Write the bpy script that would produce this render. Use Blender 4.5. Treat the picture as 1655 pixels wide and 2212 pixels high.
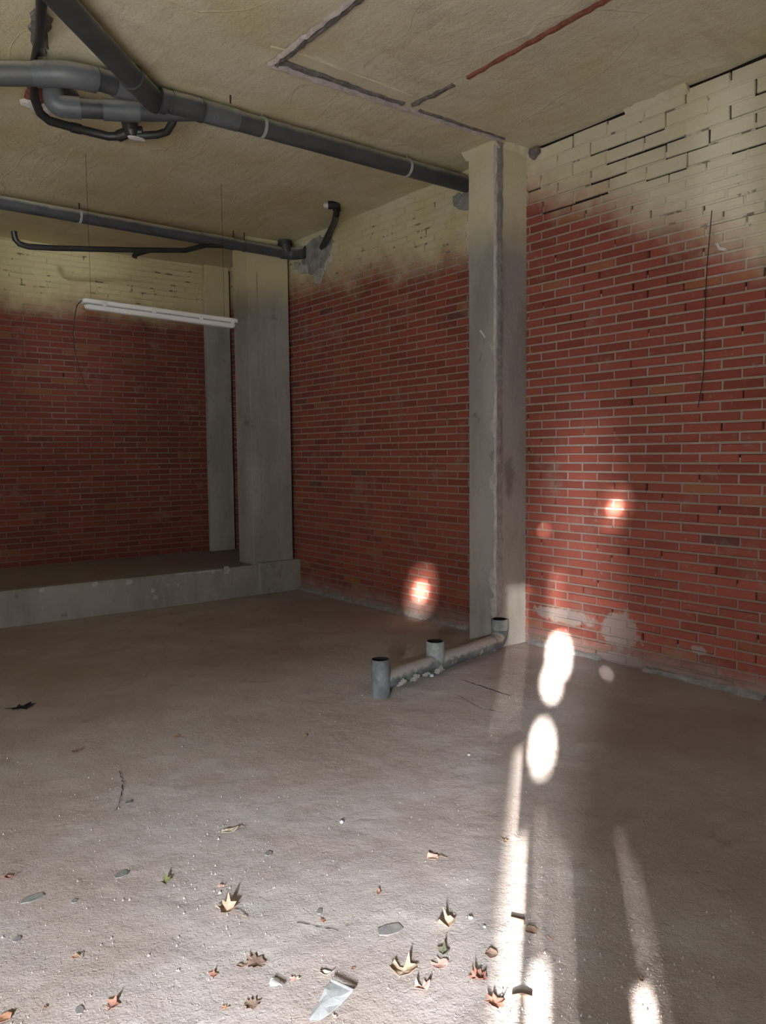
import bpy, bmesh, math, random
from mathutils import Vector, Matrix, noise
random.seed(7)
for o in list(bpy.data.objects): bpy.data.objects.remove(o)
sc = bpy.context.scene
C = sc.collection

# ------------------------------------------------------------------ camera
H = 1.44
YAW, PIT, ROL, F = math.radians(37.6608), math.radians(4.1578), math.radians(-0.5719), 1717.19
fwd = Vector((math.sin(YAW)*math.cos(PIT), math.cos(YAW)*math.cos(PIT), -math.sin(PIT)))
r0 = Vector((math.cos(YAW), -math.sin(YAW), 0)); u0 = r0.cross(fwd)
RT = r0*math.cos(ROL) + u0*math.sin(ROL)
UP = -r0*math.sin(ROL) + u0*math.cos(ROL)
EYE = Vector((0, 0, H))
cam = bpy.data.cameras.new('camera'); cam.sensor_fit = 'VERTICAL'; cam.sensor_height = 36
cam.lens = F/2212*36; cam.clip_start = .02
co = bpy.data.objects.new('camera', cam); C.objects.link(co)
m = Matrix((RT, UP, -fwd)).transposed().to_4x4(); m.translation = EYE
co.matrix_world = m; sc.camera = co

def at(x, y, axis, v):
    """the point of the plane axis = v that the photograph shows at pixel x, y"""
    d = RT*((x-827.5)/F) - UP*((y-1106)/F) + fwd
    return EYE + d*((v-EYE[axis])/d[axis])
def px(P):
    d = Vector(P)-EYE; z = d.dot(fwd)
    return 827.5+F*d.dot(RT)/z, 1106-F*d.dot(UP)/z, z

# ------------------------------------------------------------------ light
SUN = Vector((.76, .65, -.27)).normalized()
YF = -.6                                   # plane of the street front behind the camera
w = bpy.data.worlds.new('sky'); sc.world = w; w.use_nodes = True
w.node_tree.nodes['Background'].inputs[0].default_value = (.86, .93, 1, 1)
w.node_tree.nodes['Background'].inputs[1].default_value = 28.0
sl = bpy.data.lights.new('sun', 'SUN'); sl.energy = 170; sl.angle = math.radians(.9); sl.color = (1, .95, .88)
so = bpy.data.objects.new('sun', sl); C.objects.link(so)
so.rotation_euler = SUN.to_track_quat('-Z', 'Y').to_euler()
dl = bpy.data.lights.new('added_daylight', 'AREA'); dl.shape = 'RECTANGLE'; dl.size = .24; dl.size_y = 1.0
dl.energy = 3400; dl.color = (.93, .97, 1)  # area lamp added out in the street, stands in for daylight through the doorway
do = bpy.data.objects.new('added_daylight', dl); C.objects.link(do); do.location = (-3.78, -3.2, 2.42)
do.rotation_euler = (Vector((1.2, 2.4, .9))-do.location).to_track_quat('-Z', 'Y').to_euler()
for px_, pw, ph in ((-3.37, 5.05, 1.32),):
    pl = bpy.data.lights.new('doorway_portal', 'AREA'); pl.shape = 'RECTANGLE'; pl.size = pw; pl.size_y = ph
    pl.cycles.is_portal = True
    po = bpy.data.objects.new('doorway_portal', pl); C.objects.link(po); po.location = (px_, YF-.03, ph/2)
    po.rotation_euler = Vector((0, 1, 0)).to_track_quat('-Z', 'Y').to_euler()
sc.view_settings.view_transform = 'Standard'; sc.view_settings.look = 'None'
sc.view_settings.gamma = 1; sc.view_settings.use_curve_mapping = False
sc.view_settings.exposure = 0.0
sc.cycles.max_bounces = 10; sc.cycles.diffuse_bounces = 8; sc.cycles.use_denoising = True
sc.cycles.sample_clamp_indirect = 6

# ------------------------------------------------------------------ materials
class NT:
    def __init__(s, name, rough=.9, spec=.25):
        s.m = bpy.data.materials.new(name); s.m.use_nodes = True; s.t = s.m.node_tree
        s.b = s.t.nodes['Principled BSDF']; s.b.inputs['Roughness'].default_value = rough
        s.b.inputs['Specular IOR Level'].default_value = spec
        s.pos = s.n('ShaderNodeNewGeometry').outputs['Position']
    def n(s, t, **k):
        x = s.t.nodes.new(t)
        for a, b in k.items(): setattr(x, a, b)
        return x
    def link(s, a, b): s.t.links.new(a, b)
    def put(s, sock, v):
        if hasattr(v, 'links') or hasattr(v, 'is_linked'): s.link(v, sock)
        elif isinstance(v, tuple) and len(v) == 3 and sock.type == 'RGBA': sock.default_value = (*v, 1)
        else: sock.default_value = v
    def math(s, op, a, b=0.0, c=0.0, clamp=False):
        x = s.n('ShaderNodeMath', operation=op, use_clamp=clamp)
        for i, v in enumerate((a, b, c)): s.put(x.inputs[i], v)
        return x.outputs[0]
    def noise(s, scale, detail=4, rough=.6, vec=None, stretch=None, dist=0.0):
        v = vec or s.pos
        if stretch:
            mp = s.n('ShaderNodeMapping'); mp.inputs['Scale'].default_value = stretch; s.link(v, mp.inputs[0]); v = mp.outputs[0]
        x = s.n('ShaderNodeTexNoise'); x.inputs['Scale'].default_value = scale
        x.inputs['Detail'].default_value = detail; x.inputs['Roughness'].default_value = rough; x.inputs['Distortion'].default_value = dist
        s.link(v, x.inputs['Vector']); return x.outputs['Fac']
    def ramp(s, f, lo, hi, a=0.0, b=1.0, smooth=True):
        x = s.n('ShaderNodeMapRange', interpolation_type='SMOOTHSTEP' if smooth else 'LINEAR', clamp=True)
        s.put(x.inputs['Value'], f); s.put(x.inputs['From Min'], lo); s.put(x.inputs['From Max'], hi)
        s.put(x.inputs['To Min'], a); s.put(x.inputs['To Max'], b); return x.outputs['Result']
    def mix(s, f, a, b, mode='MIX'):
        x = s.n('ShaderNodeMix', data_type='RGBA', blend_type=mode)
        s.put(x.inputs[0], f); s.put(x.inputs[6], a); s.put(x.inputs[7], b); return x.outputs[2]
    def xyz(s):
        x = s.n('ShaderNodeSeparateXYZ'); s.link(s.pos, x.inputs[0]); return x.outputs
    def bump(s, h, dist, strength=1.0, prev=None):
        x = s.n('ShaderNodeBump'); x.inputs['Distance'].default_value = dist; x.inputs['Strength'].default_value = strength
        s.put(x.inputs['Height'], h)
        if prev: s.link(prev, x.inputs['Normal'])
        return x.outputs[0]
    def done(s, col, nrm=None):
        s.put(s.b.inputs['Base Color'], col)
        if nrm: s.link(nrm, s.b.inputs['Normal'])
        return s.m

FOAM_A, FOAM_B = (.66, .625, .475), (.55, .49, .29)
def foam_mask(t, base, slope, ref, axis, soft=.46, amp=.46):
    """share of sprayed insulation overspray: everything above a ragged height"""
    x = t.xyz()
    b = t.math('MULTIPLY_ADD', x[axis], slope, base-slope*ref)
    n = t.math('MULTIPLY_ADD', t.noise(1.6, 4, .6), amp, -amp/2)
    n2 = t.math('MULTIPLY_ADD', t.noise(9, 2, .5), .14, -.07)
    d = t.math('SUBTRACT', t.math('ADD', x[2], t.math('ADD', n, n2)), b)
    return t.ramp(d, -soft/2, soft/2)
def foam_col(t):
    d = t.math('MULTIPLY_ADD', t.xyz()[1], .07, -.27)                 # yellower, darker towards the back: bounced light put into the foam colour
    return t.mix(t.ramp(t.math('ADD', t.noise(1.7, 5, .6), d), .35, .8), FOAM_A, FOAM_B)

def wiped(t, c, smears):
    for P, ry, rz in smears:                                       # cement wiped over the wall foot
        vm = t.n('ShaderNodeVectorMath', operation='SUBTRACT'); t.link(t.pos, vm.inputs[0]); vm.inputs[1].default_value = P
        mp = t.n('ShaderNodeMapping'); mp.inputs['Scale'].default_value = (0, 1/ry, 1/rz); t.link(vm.outputs[0], mp.inputs[0])
        ln = t.n('ShaderNodeVectorMath', operation='LENGTH'); t.link(mp.outputs[0], ln.inputs[0])
        c = t.mix(t.ramp(t.math('ADD', ln.outputs['Value'], t.math('MULTIPLY_ADD', t.noise(14, 4, .65), 1.5, -.75)), .75, 1.05, .85, 0), c, (.27, .225, .205))
    return c
def mat_brick(name, foam, smears=(), k=1.0):
    t = NT(name, .92, .2)
    oi = t.n('ShaderNodeObjectInfo'); g = t.n('ShaderNodeNewGeometry')
    r = t.math('FRACT', t.math('ADD', oi.outputs['Random'], t.math('MULTIPLY', g.outputs['Random Per Island'], 7.31)))
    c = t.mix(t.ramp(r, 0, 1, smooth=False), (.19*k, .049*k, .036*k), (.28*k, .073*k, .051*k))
    c = t.mix(t.ramp(r, .988, .994), c, (.12, .048, .038))
    c = t.mix(t.ramp(r, .03, .05, 1, 0), c, (.27*k, .10*k, .055*k))
    c = t.mix(t.ramp(t.noise(60, 4, .7), .5, .75, 0, .35), c, (.16, .07, .05))
    smear = t.ramp(t.noise(3.2, 5, .65), .56, .76, 0, .55)          # mortar film wiped over the faces
    c = t.mix(smear, c, (.24, .19, .16))
    c = t.mix(t.ramp(t.noise(24, 4, .65), .60, .74, 0, .55), c, (.25, .19, .16))
    z = t.xyz()[2]
    c = t.mix(t.ramp(t.math('ADD', z, t.math('MULTIPLY', t.noise(5, 3), .22)), .15, .30, .75, 0), c, (.25, .20, .18))
    c = wiped(t, c, smears)
    f = foam_mask(t, *foam)
    c = t.mix(f, c, foam_col(t))
    nb = t.bump(t.noise(90, 4, .6), .004, .6)
    return t.done(c, nb)
def mat_mortar(name, foam, gaps=.8, a=(.25, .195, .165), b=(.36, .29, .25), smears=()):
    t = NT(name, .95, .15)
    c = t.mix(t.noise(25, 4), a, b)
    c = t.mix(t.ramp(t.noise(2.1, 3), .45, .7, 0, .5), c, (.25, .20, .18))
    c = t.mix(t.ramp(t.math('ADD', t.xyz()[2], t.math('MULTIPLY', t.noise(2, 3), .8)), .9, 2.1, .62, 0), c, (.17, .095, .075))   # darker and redder in the low joints
    c = wiped(t, c, smears)
    f = foam_mask(t, *foam)
    gap = t.ramp(t.noise(7, 3), .60, .66, 0, gaps)
    c = t.mix(f, c, t.mix(gap, t.mix(.05, foam_col(t), (.2, .16, .09)), (.09, .07, .04)))
    return t.done(c, t.bump(t.noise(70, 4), .004, .8))
def mat_simple(name, a, b, scale=20, rough=.85, bd=.002, spec=.3, bs=60):
    t = NT(name, rough, spec)
    return t.done(t.mix(t.ramp(t.noise(scale, 5, .65), .35, .65), a, b), t.bump(t.noise(bs, 4), bd, .7) if bd else None)

def mat_ceiling():
    t = NT('sprayed_foam_ceiling', .85, .2)
    x = t.xyz()
    c = foam_col(t)
    c = t.mix(t.ramp(t.noise(2.3, 5, .65, stretch=(1, 2.2, 1)), .5, .72, 0, .45), c, (.45, .38, .27))
    crease = t.ramp(t.math('ABSOLUTE', t.math('SUBTRACT', t.noise(.8, 2, .5, stretch=(1.9, .8, 1), dist=.3), .5)), 0, .006, 1, 0)
    c = t.mix(t.math('MULTIPLY', crease, .10), c, (.62, .57, .42))
    n1 = t.bump(t.noise(55, 5, .65), .010, .55)
    n2 = t.bump(t.noise(2.2, 4, .5, stretch=(2.4, .7, 1), dist=.4), .05, .4, t.bump(t.noise(8, 4, .5), .03, .35, n1))
    n3 = t.bump(crease, .005, .4, n2)
    return t.done(c, n3)
def mat_concrete(name, foam=None, dark=1.0, stains=()):
    t = NT(name, .9, .2)
    c = t.mix(t.ramp(t.noise(2.5, 6, .65, stretch=(1, 1, .35)), .35, .65), (.235*dark, .225*dark, .205*dark), (.33*dark, .315*dark, .295*dark))
    c = t.mix(t.ramp(t.noise(6, 4, .6), .64, .75, 0, .75), c, (.13*dark, .115*dark, .105*dark))
    c = t.mix(t.ramp(t.noise(14, 4, .6), .68, .78, 0, .5), c, (.42*dark, .40*dark, .37*dark))
    for P, ry, rz in stains:
        vm = t.n('ShaderNodeVectorMath', operation='SUBTRACT'); t.link(t.pos, vm.inputs[0]); vm.inputs[1].default_value = P
        mp = t.n('ShaderNodeMapping'); mp.inputs['Scale'].default_value = (1/ry, 1/ry, 1/rz); t.link(vm.outputs[0], mp.inputs[0])
        ln = t.n('ShaderNodeVectorMath', operation='LENGTH'); t.link(mp.outputs[0], ln.inputs[0])
        c = t.mix(t.ramp(t.math('ADD', ln.outputs['Value'], t.math('MULTIPLY_ADD', t.noise(18, 4, .65), 1.6, -.8)), .3, 1.3, .6, 0), c, (.10, .08, .072))
    if foam: c = t.mix(foam_mask(t, *foam), c, foam_col(t))
    return t.done(c, t.bump(t.noise(40, 6, .65), .006, .6))
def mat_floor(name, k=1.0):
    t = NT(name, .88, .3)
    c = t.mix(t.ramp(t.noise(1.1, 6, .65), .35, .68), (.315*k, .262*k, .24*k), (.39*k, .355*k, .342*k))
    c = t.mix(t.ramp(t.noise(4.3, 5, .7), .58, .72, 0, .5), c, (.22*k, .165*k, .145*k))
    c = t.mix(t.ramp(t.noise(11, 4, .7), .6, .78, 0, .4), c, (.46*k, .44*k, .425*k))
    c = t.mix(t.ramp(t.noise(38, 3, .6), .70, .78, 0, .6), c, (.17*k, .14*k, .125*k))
    pit = t.ramp(t.noise(70, 5, .62), .30, .46)
    n1 = t.bump(t.noise(130, 4, .6), .003, .7)
    n2 = t.bump(pit, .006, .55, n1)
    n3 = t.bump(t.noise(6, 4, .55), .022, .6, n2)
    return t.done(c, n3)

FR = (2.55, .5, 2.3, 1)                    # foam edge on the right bay: base, slope, ref, axis
SM = [(at(*p, 0, 4.51), ry, rz) for p, ry, rz in (((1340, 1362), .17, .14), ((1215, 1330), .30, .06), ((1345, 1425), .2, .05), ((1510, 1405), .06, .03))]
FM = (3.04, .07, 4.7, 1)
FB = (3.08, -.03, 2.0, 0)
M = dict(
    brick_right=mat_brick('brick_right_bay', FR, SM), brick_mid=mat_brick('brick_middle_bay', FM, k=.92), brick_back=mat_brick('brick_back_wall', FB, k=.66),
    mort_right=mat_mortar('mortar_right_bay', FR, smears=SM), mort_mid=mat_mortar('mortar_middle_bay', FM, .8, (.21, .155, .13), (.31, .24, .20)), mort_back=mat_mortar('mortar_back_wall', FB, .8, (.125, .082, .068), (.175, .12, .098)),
    joint=mat_simple('deep_joint', (.012, .009, .007), (.02, .015, .012), bd=0),
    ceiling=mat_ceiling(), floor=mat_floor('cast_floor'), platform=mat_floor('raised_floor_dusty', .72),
    col=mat_concrete('column_concrete', (3.02, 0, 0, 0, .45, .2), 1, [(at(1100, 1030, 1, 4.08), .06, .16), (at(1120, 482, 1, 4.08), .10, .05)]), col2=mat_concrete('far_column_concrete', (3.10, 0, 0, 0, .5, .3)),
    kerb=mat_concrete('kerb_concrete', None, .95), seam=mat_simple('torn_mortar', (.34, .32, .30), (.44, .42, .40), 18, .95, .006),
    seam_dark=mat_simple('torn_grey_render', (.21, .195, .185), (.30, .28, .265), 14, .95, .008),
    groove=mat_simple('groove_shadow_grey', (.10, .09, .08), (.19, .17, .155), 18, .95, .006),
    lilac=mat_simple('pale_gypsum', (.40, .36, .335), (.52, .475, .45), 16, .95, .006),
    tile=mat_simple('red_clay_edge', (.17, .06, .035), (.25, .095, .06), 16, .95, .004),
    pvc=mat_simple('dark_grey_pvc', (.045, .047, .052), (.06, .062, .068), 6, .42, 0, .5),
    pvc_light=mat_simple('mid_grey_pvc', (.115, .125, .135), (.14, .15, .16), 6, .4, 0, .5),
    pvc_black=mat_simple('black_pvc', (.016, .016, .017), (.026, .026, .027), 6, .45, 0, .5),
    steel=mat_simple('zinc_clip', (.30, .30, .30), (.42, .42, .41), 12, .4, 0, .6),
    wire=mat_simple('dark_wire', (.02, .018, .018), (.035, .03, .03), 6, .6, 0),
    housing=mat_simple('pale_grey_plastic', (.80, .81, .81), (.85, .86, .86), 4, .5, 0, .4),
    diffuser=mat_simple('opal_diffuser', (.78, .79, .79), (.83, .84, .84), 4, .35, 0, .5),
    gasket=mat_simple('grey_gasket', (.34, .345, .35), (.40, .405, .41), 4, .7, 0),
    cement=mat_simple('cement_patch', (.19, .185, .185), (.30, .295, .29), 9, .95, .01),
    white=mat_simple('white_plaster', (.55, .53, .50), (.66, .64, .61), 20, .9, .004),
    plain=mat_simple('plain_render', (.30, .28, .26), (.36, .34, .31), 3, .9, .003),
    facade=mat_simple('street_facade', (.085, .08, .075), (.11, .105, .10), 3, .9, .003),
    paving=mat_simple('street_paving', (.50, .48, .45), (.56, .54, .51), 5, .9, .002),
    hole=mat_simple('pipe_inside', (.012, .011, .01), (.02, .018, .016), 6, .9, 0),
)
def mat_dusty():
    t = NT('dusty_floor_pipe', .75, .3)
    g = t.n('ShaderNodeNewGeometry'); s = t.n('ShaderNodeSeparateXYZ'); t.link(g.outputs['Normal'], s.inputs[0])
    x = t.xyz()
    c = t.mix(t.ramp(t.noise(9, 3), .4, .6), (.075, .085, .09), (.13, .145, .15))
    d = t.math('ADD', s.outputs[2], t.math('MULTIPLY_ADD', t.noise(11, 5, .65), 1.5, -.75))
    c = t.mix(t.ramp(d, .05, .55), c, t.mix(t.noise(8, 4), (.27, .25, .235), (.38, .35, .335)))   # settled dust
    c = t.mix(t.ramp(t.noise(13, 4, .6), .60, .70, 0, .8), c, (.34, .33, .31))
    return t.done(c, t.bump(t.noise(45, 4), .004, .8))
def mat_pvc(name, a, b, top):
    t = NT(name, .45, .45)
    g = t.n('ShaderNodeNewGeometry'); q = t.n('ShaderNodeSeparateXYZ'); t.link(g.outputs['Normal'], q.inputs[0])
    c = t.mix(t.ramp(t.noise(6, 4), .35, .65), a, b)
    d = t.math('ADD', q.outputs[2], t.math('MULTIPLY_ADD', t.noise(9, 3), .5, -.25))
    return t.done(t.mix(t.ramp(d, .05, .75, 0, top), c, (.42, .385, .32)))      # insulation overspray on the upper side
M['pvc'] = mat_pvc('dark_grey_pvc', (.042, .044, .049), (.058, .06, .066), .9)
M['pvc_light'] = mat_pvc('mid_grey_pvc', (.085, .093, .102), (.11, .118, .128), .9)
M['pvc_mid'] = mat_pvc('worn_grey_pvc', (.072, .076, .082), (.09, .095, .10), .9)
M['dusty'] = mat_dusty()
M['socket'] = mat_simple('dusty_socket', (.15, .17, .175), (.26, .275, .275), 14, .7, .002)

# ------------------------------------------------------------------ helpers
def wl(o):
    v = Vector((0, 0, 0))
    while o: v += o.location; o = o.parent
    return v
def tag(o, label=None, cat=None, group=None, kind=None):
    if label: o['label'] = label
    if cat: o['category'] = cat
    if group: o['group'] = group
    if kind: o['kind'] = kind
    return o
def empty(name, loc):
    o = bpy.data.objects.new(name, None); o.empty_display_size = .1; o.location = loc; C.objects.link(o); return o
def obj(name, bm, mat, parent=None, origin=None, smooth=False):
    """links a bmesh built in world coordinates as one mesh object"""
    me = bpy.data.meshes.new(name)
    o = bpy.data.objects.new(name, me); C.objects.link(o)
    base = wl(parent) if parent else Vector((0, 0, 0))
    if parent: o.parent = parent
    loc = Vector(origin) if origin is not None else base
    bmesh.ops.translate(bm, vec=-loc, verts=bm.verts)
    o.location = loc-base
    bm.normal_update(); bm.to_mesh(me); bm.free()
    me.materials.append(M[mat] if isinstance(mat, str) else mat)
    if smooth:
        for p in me.polygons: p.use_smooth = True
        me.set_sharp_from_angle(angle=math.radians(38))
    return o
def box(bm, a, b, bev=0.0):
    a, b = Vector(a), Vector(b)
    g = bmesh.ops.create_cube(bm, size=1)
    vs = g['verts']
    for v in vs: v.co = Vector(((a[i]+b[i])/2 + v.co[i]*(b[i]-a[i]) for i in range(3)))
    if bev:
        es = list({e for v in vs for e in v.link_edges})
        bmesh.ops.bevel(bm, geom=es, offset=bev, segments=2, affect='EDGES', profile=.5)
def tube(bm, pts, r, n=18, cap=True):
    """swept round tube; r one radius or one per point"""
    pts = [Vector(p) for p in pts]; rr = r if isinstance(r, (list, tuple)) else [r]*len(pts)
    rings = []; nrm = None
    for i, p in enumerate(pts):
        t = (pts[min(i+1, len(pts)-1)]-pts[max(i-1, 0)]).normalized()
        if nrm is None:
            nrm = t.orthogonal().normalized()
        nrm = (nrm - t*nrm.dot(t)).normalized(); bi = t.cross(nrm)
        rings.append([bm.verts.new(p + (nrm*math.cos(2*math.pi*k/n) + bi*math.sin(2*math.pi*k/n))*rr[i]) for k in range(n)])
    for a, b in zip(rings, rings[1:]):
        for k in range(n): bm.faces.new((a[k], a[(k+1) % n], b[(k+1) % n], b[k]))
    if cap:
        for ring, fl in ((rings[0], True), (rings[-1], False)):
            vs = [bm.verts.new(v.co) for v in ring]
            bm.faces.new(vs[::-1] if fl else vs)
    return rings
def T(name, pts, r, mat, parent, n=18, cap=True, **k):
    bm = bmesh.new(); tube(bm, pts, r, n, cap); return obj(name, bm, mat, parent, smooth=True, **k)
def socket(name, pts, r, wall, mat, parent, n=22, depth=.12):
    """open pipe end: outer skin, rim and a dark bore running down"""
    bm = bmesh.new(); pts = [Vector(p) for p in pts]
    rg = tube(bm, pts, r, n, False); last = rg[-1]
    c = sum((v.co for v in last), Vector())/n; d = (pts[-1]-pts[-2]).normalized(); q = (r-wall)/r
    a = [bm.verts.new(c+(v.co-c)*q) for v in last]; b = [bm.verts.new(c+(v.co-c)*q-d*depth) for v in last]
    for k in range(n):
        j = (k+1) % n
        bm.faces.new((last[k], last[j], a[j], a[k])); f = bm.faces.new((a[k], a[j], b[j], b[k])); f.material_index = 1
    bm.faces.new(b).material_index = 1
    bm.faces.new(rg[0][::-1])
    bmesh.ops.recalc_face_normals(bm, faces=bm.faces)
    o = obj(name, bm, mat, parent, smooth=True); o.data.materials.append(M['hole']); return o
def bend(a, b, c, rad, n=7):
    """points a -> b -> c with the corner at b rounded"""
    a, b, c = Vector(a), Vector(b), Vector(c)
    p = b+(a-b).normalized()*rad; q = b+(c-b).normalized()*rad
    return [a] + [p*(1-t)**2 + b*2*t*(1-t) + q*t*t for t in [i/n for i in range(n+1)]] + [c]
def patch(name, pts, nrm, thick, mat, parent, sub=2, jag=.006, dome=.4):
    """ragged flat lump of mortar on a surface: pts go round the outline"""
    nrm = Vector(nrm).normalized(); P = [Vector(p) for p in pts]
    for _ in range(sub):
        Q = []
        for i, p in enumerate(P):
            q = P[(i+1) % len(P)]; mid = (p+q)/2
            d = (q-p).cross(nrm).normalized()
            Q += [p, mid + d*random.uniform(-jag, jag)]
        P = Q
    cen = sum(P, Vector())/len(P)
    bm = bmesh.new()
    lo = [bm.verts.new(p-nrm*.004) for p in P]
    hi = [bm.verts.new(cen+(p-cen)*.93 + nrm*thick*random.uniform(.6, 1.1)) for p in P]
    inn = [bm.verts.new(cen+(p-cen)*.5 + nrm*thick*(1+dome*random.uniform(.2, 1))) for p in P]
    c = bm.verts.new(cen+nrm*thick*(1+dome))
    n = len(P)
    for i in range(n):
        j = (i+1) % n
        bm.faces.new((lo[i], lo[j], hi[j], hi[i])); bm.faces.new((hi[i], hi[j], inn[j], inn[i])); bm.faces.new((inn[i], inn[j], c))
    bmesh.ops.recalc_face_normals(bm, faces=bm.faces)
    return obj(name, bm, mat, parent, smooth=False)
def ribbon(name, a, b, w0, nrm, thick, mat, parent, step=.05, jag=.5, sag=0):
    """ragged strip from a to b lying on a surface with normal nrm"""
    a, b, nrm = Vector(a), Vector(b), Vector(nrm).normalized(); L = (b-a).length; n = max(2, int(L/step))
    side = (b-a).normalized().cross(nrm); bm = bmesh.new(); rows = []
    wl_, wr_ = w0/2, w0/2
    for i in range(n+1):
        c = a.lerp(b, i/n)
        wl_ = w0/2*(1+random.uniform(-jag, jag)); wr_ = w0/2*(1+random.uniform(-jag, jag)); h = thick*random.uniform(.55, 1.15)
        rows.append([bm.verts.new(c+side*s+nrm*k) for s, k in ((-wl_, -.006), (-wl_*.8, h*.8), (0, h), (wr_*.8, h*.8), (wr_, -.006))])
    for p, q in zip(rows, rows[1:]):
        for k in range(4): bm.faces.new((p[k], p[k+1], q[k+1], q[k]))
    bm.faces.new(rows[0][::-1]); bm.faces.new(rows[-1])
    bmesh.ops.recalc_face_normals(bm, faces=bm.faces)
    return obj(name, bm, mat, parent)

# ------------------------------------------------------------------ setting
ZC = 3.645; XR, XM = 4.51, 4.465; YB = 8.75; YK = 7.26; HK = .31
XL = -6.3
def grid(x0, x1, y0, y1, nx, ny, z, amp, flip=False, sc_=1.3):
    bm = bmesh.new(); vs = []
    for j in range(ny+1):
        row = []
        for i in range(nx+1):
            x = x0+(x1-x0)*i/nx; y = y0+(y1-y0)*j/ny
            d = amp*(noise.noise(Vector((x*sc_, y*sc_, z))) + .5*noise.noise(Vector((x*sc_*3.1, y*sc_*3.1, z+5))))
            row.append(bm.verts.new((x, y, z+d)))
        vs.append(row)
    for j in range(ny):
        for i in range(nx):
            q = (vs[j][i], vs[j][i+1], vs[j+1][i+1], vs[j+1][i])
            bm.faces.new(q[::-1] if flip else q)
    return bm
floor = tag(obj('floor', grid(XL-.1, 4.6, YF-.05, YK+.1, 220, 160, 0, .004), 'floor', smooth=True), 'rough cast concrete floor dusted with brick powder', kind='structure')
bm = grid(XL-.1, 4.7, YF-.1, YB+.2, 220, 190, ZC, .010, True, 1.1)
ceiling = tag(obj('ceiling', bm, 'ceiling', smooth=True), 'beige sprayed foam ceiling', kind='structure')
bm = bmesh.new(); box(bm, (XL-.2, YF-.1, ZC+.05), (4.8, YB+.3, ZC+.2)); obj('roof_slab', bm, 'plain', ceiling)
bm = bmesh.new(); box(bm, (-16, -14, -.2), (14, YF-.02, -.004)); tag(obj('pavement', bm, 'paving'), 'pavement outside the street front', kind='structure')
bm = bmesh.new(); box(bm, (XL-.15, YF, -.05), (XL, YB+.2, ZC+.06)); tag(obj('wall_left', bm, 'plain'), 'plain side wall out of frame', kind='structure')

# street front behind the camera: half-open shutter on the left, daylight holes and slits
def hole(q, ax, v):
    P = at(*q, ax, v); P = P - Vector((.76, .65, -.27))*((P.y-YF)/.65); return P.x, P.z
openings = [(-5.9, -.845, 0, 1.32)]
def around(c, w_, h_): openings.append((c[0]-w_/2, c[0]+w_/2, c[1]-h_/2, c[1]+h_/2))
def oval(c, w_, h_, n=7):
    for i in range(n):
        t0, t1 = -1+2*i/n, -1+2*(i+1)/n; r_ = math.sqrt(1-((t0+t1)/2)**2)
        openings.append((c[0]-w_/2*r_, c[0]+w_/2*r_, c[1]+h_/2*t0, c[1]+h_/2*t1))
def pinholes(c, rings, w_):                # added round a bigger hole to give its sun spot a halo
    for r_, n in rings:
        for i in range(n):
            a = 2*math.pi*(i+.3*n)/n; around((c[0]+r_*math.cos(a), c[1]+r_*math.sin(a)), w_, w_)
oval(hole((1328, 1098), 0, XR), .07, .066); pinholes(hole((1328, 1098), 0, XR), ((.085, 8), (.13, 11)), .011)
oval(hole((908, 1278), 0, XM), .14, .125); pinholes(hole((908, 1278), 0, XM), ((.14, 9), (.20, 12)), .017)
oval((-.585, 1.765), .205, .31)            # tall oval on the wall foot
oval((-.665, 1.60), .15, .20)
oval((-.74, 1.31), .15, .185)              # oval on the floor
openings.append((-.845, -.80, .55, 1.06))  # long bright strip
openings.append((-.765, -.70, .55, .835))
openings.append((-.736, -.7317, .835, 1.12)); openings.append((-.668, -.6643, .6, 1.06)); openings.append((-.61, -.606, .6, 1.0))
openings.append((-.35, -.285, .5, .735))
openings.append((-.291, -.2874, .735, .98)); openings.append((-.243, -.2398, .5, .93))
openings.append((-1.18, -.90, 1.425, 2.36))   # gap for added fins that thin the sun to a soft strip
for k in range(3): openings.append((-.66+k*.05, -.6558+k*.05, 2.02, 2.40))
around(hole((1310, 1455), 2, 0), .022, .022)
around(hole((1175, 1145), 0, XR), .022, .018)
xs = sorted({XL-.15, 4.7} | {v for o in openings for v in o[:2]}); zs = sorted({-.05, ZC+.06} | {max(v, -.05) for o in openings for v in o[2:]})
bm = bmesh.new()
for k in range(7):
    a = -1.18+k*.04+(.0021 if k else 0); b = -1.18+(k+1)*.04
    q = [bm.verts.new((x-d*1.169, YF-d, z)) for z in (1.425, 2.36) for x, d in ((a, 0), (b, 0), (b, .2), (a, .2))]
    for f in ((0, 1, 2, 3), (4, 7, 6, 5), (0, 4, 5, 1), (1, 5, 6, 2), (2, 6, 7, 3), (3, 7, 4, 0)): bm.faces.new([q[i] for i in f])
for x0, x1 in zip(xs, xs[1:]):
    run = None
    for z0, z1 in zip(zs, zs[1:]):
        cx, cz = (x0+x1)/2, (z0+z1)/2
        closed = not any(o[0] <= cx <= o[1] and o[2] <= cz <= o[3] for o in openings)
        if closed: run = [z0, z1] if run is None else [run[0], z1]
        if (not closed or z1 == zs[-1]) and run:
            box(bm, (x0, YF-.002, run[0]), (x1, YF, run[1])); run = None
wf = tag(obj('wall_front', bm, 'plain'), 'street front with half raised shutter behind the viewer', kind='structure')

# houses across the street, and an added sun blocker; the gap beside it passes sun
bm = bmesh.new(); box(bm, (-6.7, -7.5, -.004), (9, -6.6, 6)); box(bm, (4.9, -6.6, -.004), (9, -.7, 6))
obj('street_house', bm, 'facade', wf)
bm = bmesh.new(); box(bm, (-16, -6.62, -.004), (-7.845, -6.6, 3.90)); obj('sun_blocker', bm, 'plain', wf)

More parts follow.
